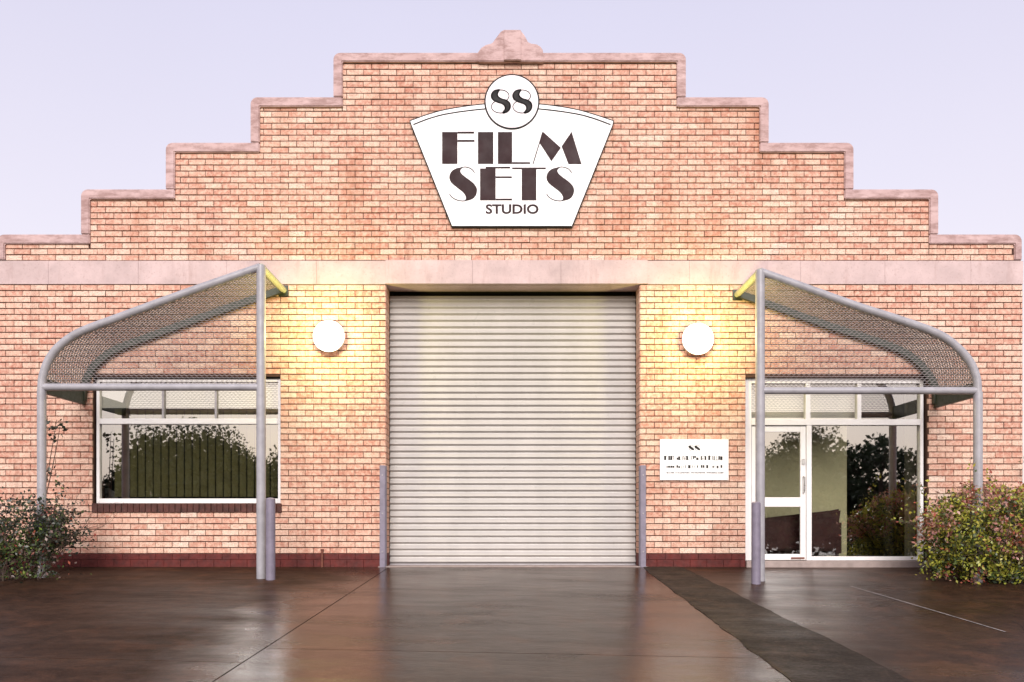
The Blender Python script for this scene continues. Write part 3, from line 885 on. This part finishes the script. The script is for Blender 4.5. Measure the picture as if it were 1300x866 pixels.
# ================================================================== MAIN SIGN
def sx(c): return PX(510+c/4.125)
def sz(c): return PZ(90+c/4.125)
def sp(pts): return [(sx(a), sz(b)) for a, b in pts]
sign = tag(empty("sign", (sx(578), -.03, sz(500))), "large white fan shaped sign with dark deco lettering high on the parapet", "sign")
top = catmull([(42,268), (140,233), (250,205), (420,181), (577,174), (735,181), (900,205), (1010,235), (1110,268)], 6)
outer = top + [(1106,290), (893,824), (262,824), (50,292)]
MB().prism(sp(outer), -.05, .004).build("backing_board", M_BLACK, sign)
cxs, czs = 577, 520
inn = [(cxs+(a-cxs)*.989, czs+(b-czs)*.981) for a, b in outer]
MB().prism(sp(inn), -.056, -.049).build("face", M_SIGN, sign)
ln = catmull([(64,291), (150,258), (250,233), (420,211), (577,204), (735,211), (900,233), (1000,258), (1090,291)], 6)
MB().stroke(sp(ln), .017, -.060, -.0555).build("border_line", M_BLACK, sign)
MB().lathe(sx(577), 0, sz(173), [(.397, -.045), (.397, -.066)], 56).build("badge_rim", M_BLACK, sign)
bdg = MB().lathe(sx(577), 0, sz(173), [(.376, -.06), (.376, -.070)], 56).build("badge", M_BADGE, sign)
def eight(dx):
    m = MB()
    body = catmull([(512,112),(486,118),(471,138),(476,160),(500,175),(527,184),(541,198),(541,216),(530,232),(552,226),(567,206),(565,183),(548,168),(522,160),(505,148),(501,132),(512,112)], 4)
    m.prism(sp([(a+dx, b) for a, b in body[:-1]]), -.0735, -.0695); m.stroke(sp([(a+dx, b) for a, b in body]), .022, -.0737, -.0695)
    for (cx0, cz0, rx, rz) in ((519,144,43,31), (518,200,48,33)):
        m.stroke(sp([(cx0+dx+rx*math.cos(R(t)), cz0+rz*math.sin(R(t))) for t in range(0, 361, 15)]), .012, -.0728, -.0695)
    m.build("numeral", M_BLACK, bdg)
eight(0); eight(112)
YF, YB = -.0605, -.0555
def letter(polys=(), strokes=()):
    m = MB()
    for p in polys: m.prism(sp(p), YF, YB)
    for pts, wd in strokes: m.stroke(sp(pts), wd, YF+.001, YB)
    m.build("letter", M_INK, sign)
def rect(a, b, c, d): return [(a, c), (b, c), (b, d), (a, d)]
letter([rect(213,293,330,496), rect(293.5,380,328,338), rect(293.5,382,371,381)])
letter([rect(400,480,330,496)])
letter([rect(504,578,330,496), rect(578.5,672,487,496)])
letter([[(738,328),(832,412),(783,482),(722,388)], [(888,328),(940,497),(872,497),(836,405)]], [([(687,496),(737,332)], .014), ])
Sb = [(322,514),(288,519),(262,536),(251,564),(260,592),(292,620),(320,642),(335,662),(337,680),(330,688),(354,685),(377,675),(391,655),(395,630),(386,608),(364,586),(334,564),(313,545),(309,528),(322,514)]
for dx in (0, 506):
    body = catmull([(a+dx, b) for a, b in Sb], 4)[:-1]
    letter([body], [([(a+dx, b) for a, b in catmull([(306,517),(330,512),(355,517),(372,528),(382,542)], 4)], .012), ([(a+dx, b) for a, b in catmull([(252,653),(265,670),(290,684),(318,689),(338,687)], 4)], .012)])
letter([rect(411,492,520,686), rect(440,568,511,519.5), rect(492.5,577,561,570), rect(492.5,578,677,686)])
letter([rect(628,704,524,686), rect(578,754,515,523.5)])
def text(par, s, x0, x1, z0, z1, y, mat, off=.0, name="lettering"):
    cu = bpy.data.curves.new("t", 'FONT'); cu.body = s; cu.extrude = .002; cu.offset = off; cu.resolution_u = 4
    to = bpy.data.objects.new("t", cu); COL.objects.link(to)
    dg = bpy.context.evaluated_depsgraph_get(); dg.update()
    me = bpy.data.meshes.new_from_object(to.evaluated_get(dg)); bpy.data.objects.remove(to)
    xs_ = [v.co.x for v in me.vertices]; ys_ = [v.co.y for v in me.vertices]
    a, b, c, d = min(xs_), max(xs_), min(ys_), max(ys_)
    for v in me.vertices:
        X = x0+(v.co.x-a)/(b-a)*(x1-x0); Z = z0+(v.co.y-c)/(d-c)*(z1-z0)
        v.co = (X-(x0+x1)/2, -v.co.z, Z-(z0+z1)/2)
    me.materials.clear(); me.materials.append(mat); me.name = name
    return finish(bpy.data.objects.new(name, me), par, ((x0+x1)/2, y, (z0+z1)/2))
text(sign, "STUDIO", sx(440), sx(716), sz(757), sz(706), -.0575, M_INK, .030)

# ================================================================== SMALL SIGN
def qx(c): return PX(830+c/13)
def qz(c): return PZ(550+c/13)
s2 = tag(empty("sign", (qx(660), -.01, qz(440))), "small white rectangular sign with rows of black lettering on the bricks", "sign")
MB().box(qx(100), qx(1228), -.022, .004, qz(775), qz(105)).build("board", M_SIGN, s2, bevel=.002)
m = MB()
def q(p): return [(qx(a), qz(b)) for a, b in p]
f0, f1 = -.0255, -.0215
for dx in (0, 100):                                        # the two slanted numerals
    m.prism(q([(565+dx,215), (590+dx,203), (612+dx,222), (662+dx,262), (655+dx,285), (625+dx,280), (570+dx,240)]), f0, f1)
    m.stroke(q([(600+dx,205), (630+dx,200), (650+dx,215), (640+dx,235)]), .004, f0, f1); m.stroke(q([(580+dx,255), (585+dx,280), (610+dx,290)]), .004, f0, f1)
m.build("numerals", M_BLACK, s2)
m = MB()
for a, b, c, d, hv in ((165,200,375,445,1),(235,262,375,445,1),(268,300,375,445,.6),(318,325,380,440,1),(372,395,405,440,1),(398,430,385,445,1),(470,482,378,440,1),(500,515,400,440,1),(528,562,378,445,1),(612,620,380,440,1),(640,660,378,430,1),(665,690,378,410,1),(695,732,405,445,1),(768,790,378,445,1),(800,812,410,440,1),(832,860,378,445,1),(893,925,372,445,1),(962,975,380,442,1),(988,1000,380,442,1),(1030,1036,380,442,1),(1060,1085,378,440,1),(1090,1126,385,445,1)):
    m.prism(q(rect(a, b, c, d)), f0, f1)
for a, b, zz in ((200,225,378),(300,340,378),(430,470,442),(482,530,380),(560,600,442),(620,665,378),(790,832,380),(925,960,378),(975,1060,442)):
    m.prism(q(rect(a, b, zz, zz+5)), f0+.0008, f1)
for a, b, c, d in ((205,225,545,570),(232,262,538,572),(270,300,538,572),(305,335,542,572),(370,395,530,572),(402,430,545,575),(452,458,545,590),(482,488,535,572),(515,525,530,575),(562,600,528,580),(632,640,532,572),(668,676,532,572),(705,722,532,572),(770,795,528,574),(802,830,530,574),(860,892,528,580),(962,985,540,572),(1000,1005,530,570),(1032,1060,540,580),(1097,1122,528,574)):
    m.prism(q(rect(a, b, c, d)), f0, f1)
x = 205
while x < 1140:
    wd = rnd.choice((6, 8, 11, 14)); 
    if not (330 < x < 345 or 578 < x < 592 or 838 < x < 862 or 1032 < x < 1058):
        m.prism(q(rect(x, x+wd, 645+rnd.choice((0, 4)), 665)), f0, f1)
        if rnd.random() < .5: m.prism(q(rect(x, x+wd+8, 645, 649)), f0+.0008, f1)
    x += wd+rnd.choice((5, 7, 9))
m.build("lettering", M_BLACK, s2)
m = MB()
for a in (125, 1203):
    for c in (130, 750): m.lathe(qx(a), -.0215, qz(c), [(.006, 0), (.005, -.003)], 10)
m.build("screws", M_GALV, s2)

# ================================================================== SHRUBS
def leaf(m, p, size, col, up=.35, asp=.55):
    d = Vector((rnd.gauss(0, 1), rnd.gauss(0, 1), rnd.gauss(0, 1)+up)).normalized()
    n = Vector((rnd.gauss(0, .7), rnd.gauss(-.5, .7), rnd.gauss(.5, .7))).normalized()
    s = d.cross(n)
    if s.length < .1: s = Vector((1, 0, 0))
    s.normalize(); l = size*rnd.uniform(.7, 1.3); w_ = l*asp
    m.quad(p, p+d*l*.5+s*w_*.5, p+d*l, p+d*l*.5-s*w_*.5, col)
def jit(c, v=.25):
    k_ = rnd.uniform(1-v, 1+v); return tuple(max(0, min(1, x*k_*rnd.uniform(.9, 1.1))) for x in c)
def twig(m, p, d, length, rad, depth, tips, spread=.5):
    pts = [Vector(p)]; dd = Vector(d).normalized(); n = 4
    for i in range(n):
        dd = (dd + Vector((rnd.gauss(0, .16), rnd.gauss(0, .16), rnd.gauss(.03, .12)))).normalized()
        pts.append(pts[-1]+dd*length/n)
    m.tube(pts, [rad*(1-.6*i/n) for i in range(n+1)], 5, cap=False)
    for q_ in pts[2:]: tips.append(q_)
    if depth > 0:
        for _ in range(3):
            b = pts[rnd.randint(1, n)]
            nd = (dd + Vector((rnd.gauss(0, spread), rnd.gauss(0, spread), rnd.gauss(.1, spread*.7)))).normalized()
            twig(m, b, nd, length*rnd.uniform(.5, .75), rad*.55, depth-1, tips, spread)

def shrub(cx0, cy0, name, label, nst, ln_, lean, depth, per, size, pal, spread, clip, clump=.07, rad=.012, sprigs=None):
    zg = gz(cx0, cy0)
    root = tag(empty(name, (cx0, cy0, zg)), label, "shrub")
    st = MB(); tips = []
    for i in range(nst):
        a = rnd.uniform(0, 2*math.pi); r_ = rnd.uniform(0, .25)
        p = Vector((cx0+r_*math.cos(a)*1.6, cy0+r_*math.sin(a), zg-.03))
        d = Vector((math.cos(a)*lean[0], math.sin(a)*lean[1], 1))
        twig(st, p, d, ln_*rnd.uniform(.7, 1.15), rad, depth, tips, spread)
    lf = MB()
    for t in tips:
        if not clip(t): continue
        c0 = pal(t)
        for _ in range(per):
            q_ = t+Vector((rnd.gauss(0, clump), rnd.gauss(0, clump), rnd.gauss(0, clump)))
            if q_.z < gz(q_.x, q_.y)+.02 or q_.y > -.04: continue
            leaf(lf, q_, size, jit(c0 if rnd.random() < .75 else pal(t)))
    if sprigs:                                             # low growth round the foot of the awning post
        for _ in range(420):
            q_ = Vector((cx0+.28+rnd.gauss(0, .24), cy0-.06+rnd.gauss(0, .09), 0)); q_.z = gz(q_.x, q_.y)+.02+abs(rnd.gauss(0, .22))
            leaf(lf, q_, size*.95, jit(pal(q_)))
    for px_, zt, zl in (sprigs or ()):                    # long bare shoots with a few leaves at the tip
        X = PX(px_, -.7); pts = catmull([(cx0+.1, cy0+.1, zg), ((cx0+X)/2+.05, -.85, zt*.5), (X-.04, -.75, zt*.8), (X, -.7, zt)], 5)
        st.tube(pts, [.009-.006*i/len(pts) for i in range(len(pts))], 5, cap=False)
        for _ in range(16):
            zz = zt-abs(rnd.gauss(0, zl)); leaf(lf, Vector((X+rnd.gauss(0, .07), -.72+rnd.gauss(0, .05), zz)), .075, jit(GD))
    st.build("stem", M_BARK, root, smooth=True)
    lf.build("foliage", M_LEAF, root, kind='stuff')
    return root
GD, GM, GY, GP, GR, GL = (.032,.042,.026), (.075,.105,.030), (.36,.355,.055), (.44,.235,.185), (.36,.095,.06), (.20,.29,.06)
def pal_left(t):
    r_ = rnd.random()
    if t.z < .55 and -6.75 < t.x < -6.0 and r_ < .35: return GL if r_ < .16 else GM
    return GD if r_ < .66 else GM if r_ < .84 else (.16,.10,.085) if r_ < .97 else GR
def pal_right(t):
    n_ = noise.noise((t.x*2.1, t.y*2.1, t.z*2.1)); r_ = rnd.random()
    hi = (t.z-.45)*.4 + (t.x-6.2)*.28
    v = n_ + hi + rnd.uniform(-.25, .25)
    if v > .16: return GP if r_ < .62 else GR if r_ < .82 else GY
    if v > -.05: return GY if r_ < .6 else GR if r_ < .66 else GM
    return GY if r_ < .58 else GM if r_ < .88 else GD
shrub(-6.45, -1.30, "sparse_shrub", "sparse dark leafed shrub climbing the outer post of the window awning", 30, .68, (.85,.25), 2, 8, .052, pal_left, .55, lambda t: t.z < 1.25 and t.x > -8.2 and t.x < -5.75, .055, .008, sprigs=((72, 2.02, .12), (76, 1.92, .1), (62, 1.35, .08)))
# lone sprigs higher on the wall belong to the same shrub
def dens(cx0, cy0, cz, rx, ry, rz, n, pal, size, name, label, hollow=.35):
    zg = gz(cx0, cy0)
    root = tag(empty(name, (cx0, cy0, zg)), label, "shrub")
    st = MB(); tips = []
    for i in range(16):
        a = rnd.uniform(0, 6.28); p = Vector((cx0+.5*rx*.5*math.cos(a), cy0+.25*ry*math.sin(a), zg-.03))
        twig(st, p, (math.cos(a)*.9, math.sin(a)*.5, 1), (cz+rz-zg)*.6, .013, 2, tips, .5)
    lf = MB(); cl = []
    for i in range(n):
        while True:
            v = Vector((rnd.uniform(-1, 1), rnd.uniform(-1, 1), rnd.uniform(-1, 1)))
            if hollow < v.length < 1: break
        bump = 1 + .20*noise.noise((v.x*2.3+cx0, v.y*2.3, v.z*2.3)) + .10*noise.noise((v.x*6, v.y*6+3, v.z*6))
        q_ = Vector((cx0+v.x*rx*bump, cy0+v.y*ry*bump, cz+v.z*rz*bump))
        if q_.z < gz(q_.x, q_.y)+.01 or q_.y > -.05: continue
        if noise.noise((q_.x*4.2, q_.y*4.2, q_.z*4.2)) < -.30: continue
        cl.append(q_)
    for q_ in cl:
        c0 = pal(q_)
        for _ in range(5):
            leaf(lf, q_+Vector((rnd.gauss(0, .028), rnd.gauss(0, .028), rnd.gauss(0, .028))), size, jit(c0))
    for _ in range(90):                                    # fallen leaves round its foot
        x, y = cx0+rnd.gauss(0, rx*.75), cy0-ry*.75-abs(rnd.gauss(0, .22)); z = gz(x, y)+.008
        a = rnd.uniform(0, 6.28); l = size*.45
        m4 = [Vector((x+l*math.cos(a+q*1.57)*(1 if q % 2 else .5), y+l*math.sin(a+q*1.57)*(1 if q % 2 else .5), z+rnd.uniform(0, .006))) for q in range(4)]
        lf.quad(*m4, jit((.16,.075,.03)))
    for t in tips:
        if t.z > cz:
            for _ in range(3): leaf(lf, t+Vector((rnd.gauss(0, .03), rnd.gauss(0, .03), rnd.gauss(0, .03))), size, jit(pal(t)))
    st.build("stem", M_BARK, root, smooth=True); lf.build("foliage", M_LEAF, root, kind='stuff')
dens(6.50, -1.08, .41, 1.12, .54, .74, 5200, pal_right, .052, "bushy_shrub", "dense green and reddish shrub beside the glass entrance")
dens(8.05, -.45, .55, .72, .35, .78, 1500, lambda t: GM if rnd.random() < .6 else GD, .06, "dark_shrub", "dark green shrub behind the reddish shrub at the wall's end")

# ================================================================== TREES ACROSS THE ROAD (what the windows mirror)
prof_x = [(-60,6), (-32,5), (-27,3.2), (-24.6,3.6), (-23.4,6.6), (-20.5,6.9), (-17.6,6.7), (-16.4,5.0), (-14.5,4.8), (-13.0,5.6), (-6,6), (6,6), (13.5,4.0), (15.5,4.6), (17,5.9), (18.5,6.8), (20.3,6.8), (21.2,3.0), (28,3.0), (36,5), (60,6)]
def ph(x):
    for (a, b), (c, d) in zip(prof_x, prof_x[1:]):
        if a <= x <= c: return b+(d-b)*(x-a)/(c-a)
    return 5
wd_ = MB(); zg = gz(0, -40)
def wood_leaf(p, s):
    c = jit(rnd.choice(((.022,.030,.012), (.034,.044,.016), (.016,.022,.011))), .3); leaf(wd_, p, s, c, 0, .7)
for i in range(150000):
    x = rnd.uniform(-58, 58); h = ph(x)+.7*noise.noise((x*.8, 0, 0))+.5*noise.noise((x*2.7, 5, 0))+.35*noise.noise((x*7, 9, 0))
    t = rnd.random()**.62; z = zg+.1+(h-zg-.1)*t
    wood_leaf(Vector((x+rnd.gauss(0, .15), -40-rnd.uniform(0, 4), z)), .6 if t < .70 else .34 if t < .88 else rnd.uniform(.10, .22))
for i in range(40):
    x = rnd.uniform(-57, 57); h = ph(x); wd_.tube([(x, -42, zg-.1), (x+rnd.gauss(0, .3), -42, zg+h*.8)], [.22, .08], 6, cap=False); wd_.c += [(.06,.045,.035)]*6
tag(wd_.build("woods", M_FAR, origin=(0, -42, zg)), "dark belt of trees across the road facing the warehouse", "trees", kind='stuff')
def tree(x, y, h, cr_, label, seed):
    rr = random.Random(seed); zg = gz(x, y)
    root = tag(empty("tree", (x, y, zg)), label, "tree")
    tk = MB(); tips = []
    tk.tube([(x, y, zg-.1), (x+.05, y, zg+h*.3), (x-.05, y, zg+h*.55), (x, y, zg+h*.8)], [.2, .16, .12, .05], 8, cap=False)
    for i in range(12):
        a = rr.uniform(0, 6.28); z = zg+h*rr.uniform(.45, .75)
        twig(tk, (x, y, z), (math.cos(a), math.sin(a), .5), cr_*.8, .06, 1, tips, .5)
    cw = MB()
    for t in tips:
        for _ in range(16): leaf(cw, t+Vector((rnd.gauss(0, .28), rnd.gauss(0, .28), rnd.gauss(0, .22))), .3, jit((.035,.05,.02)), 0, .6)
    tk.build("trunk", M_BARK, root, smooth=True); cw.build("crown", M_FAR, root, kind='stuff')
tree(PX(1122, 32.5), -32.5, 6.6, 2.3, "lone round crowned tree across the road, mirrored in the entrance glass", 5)
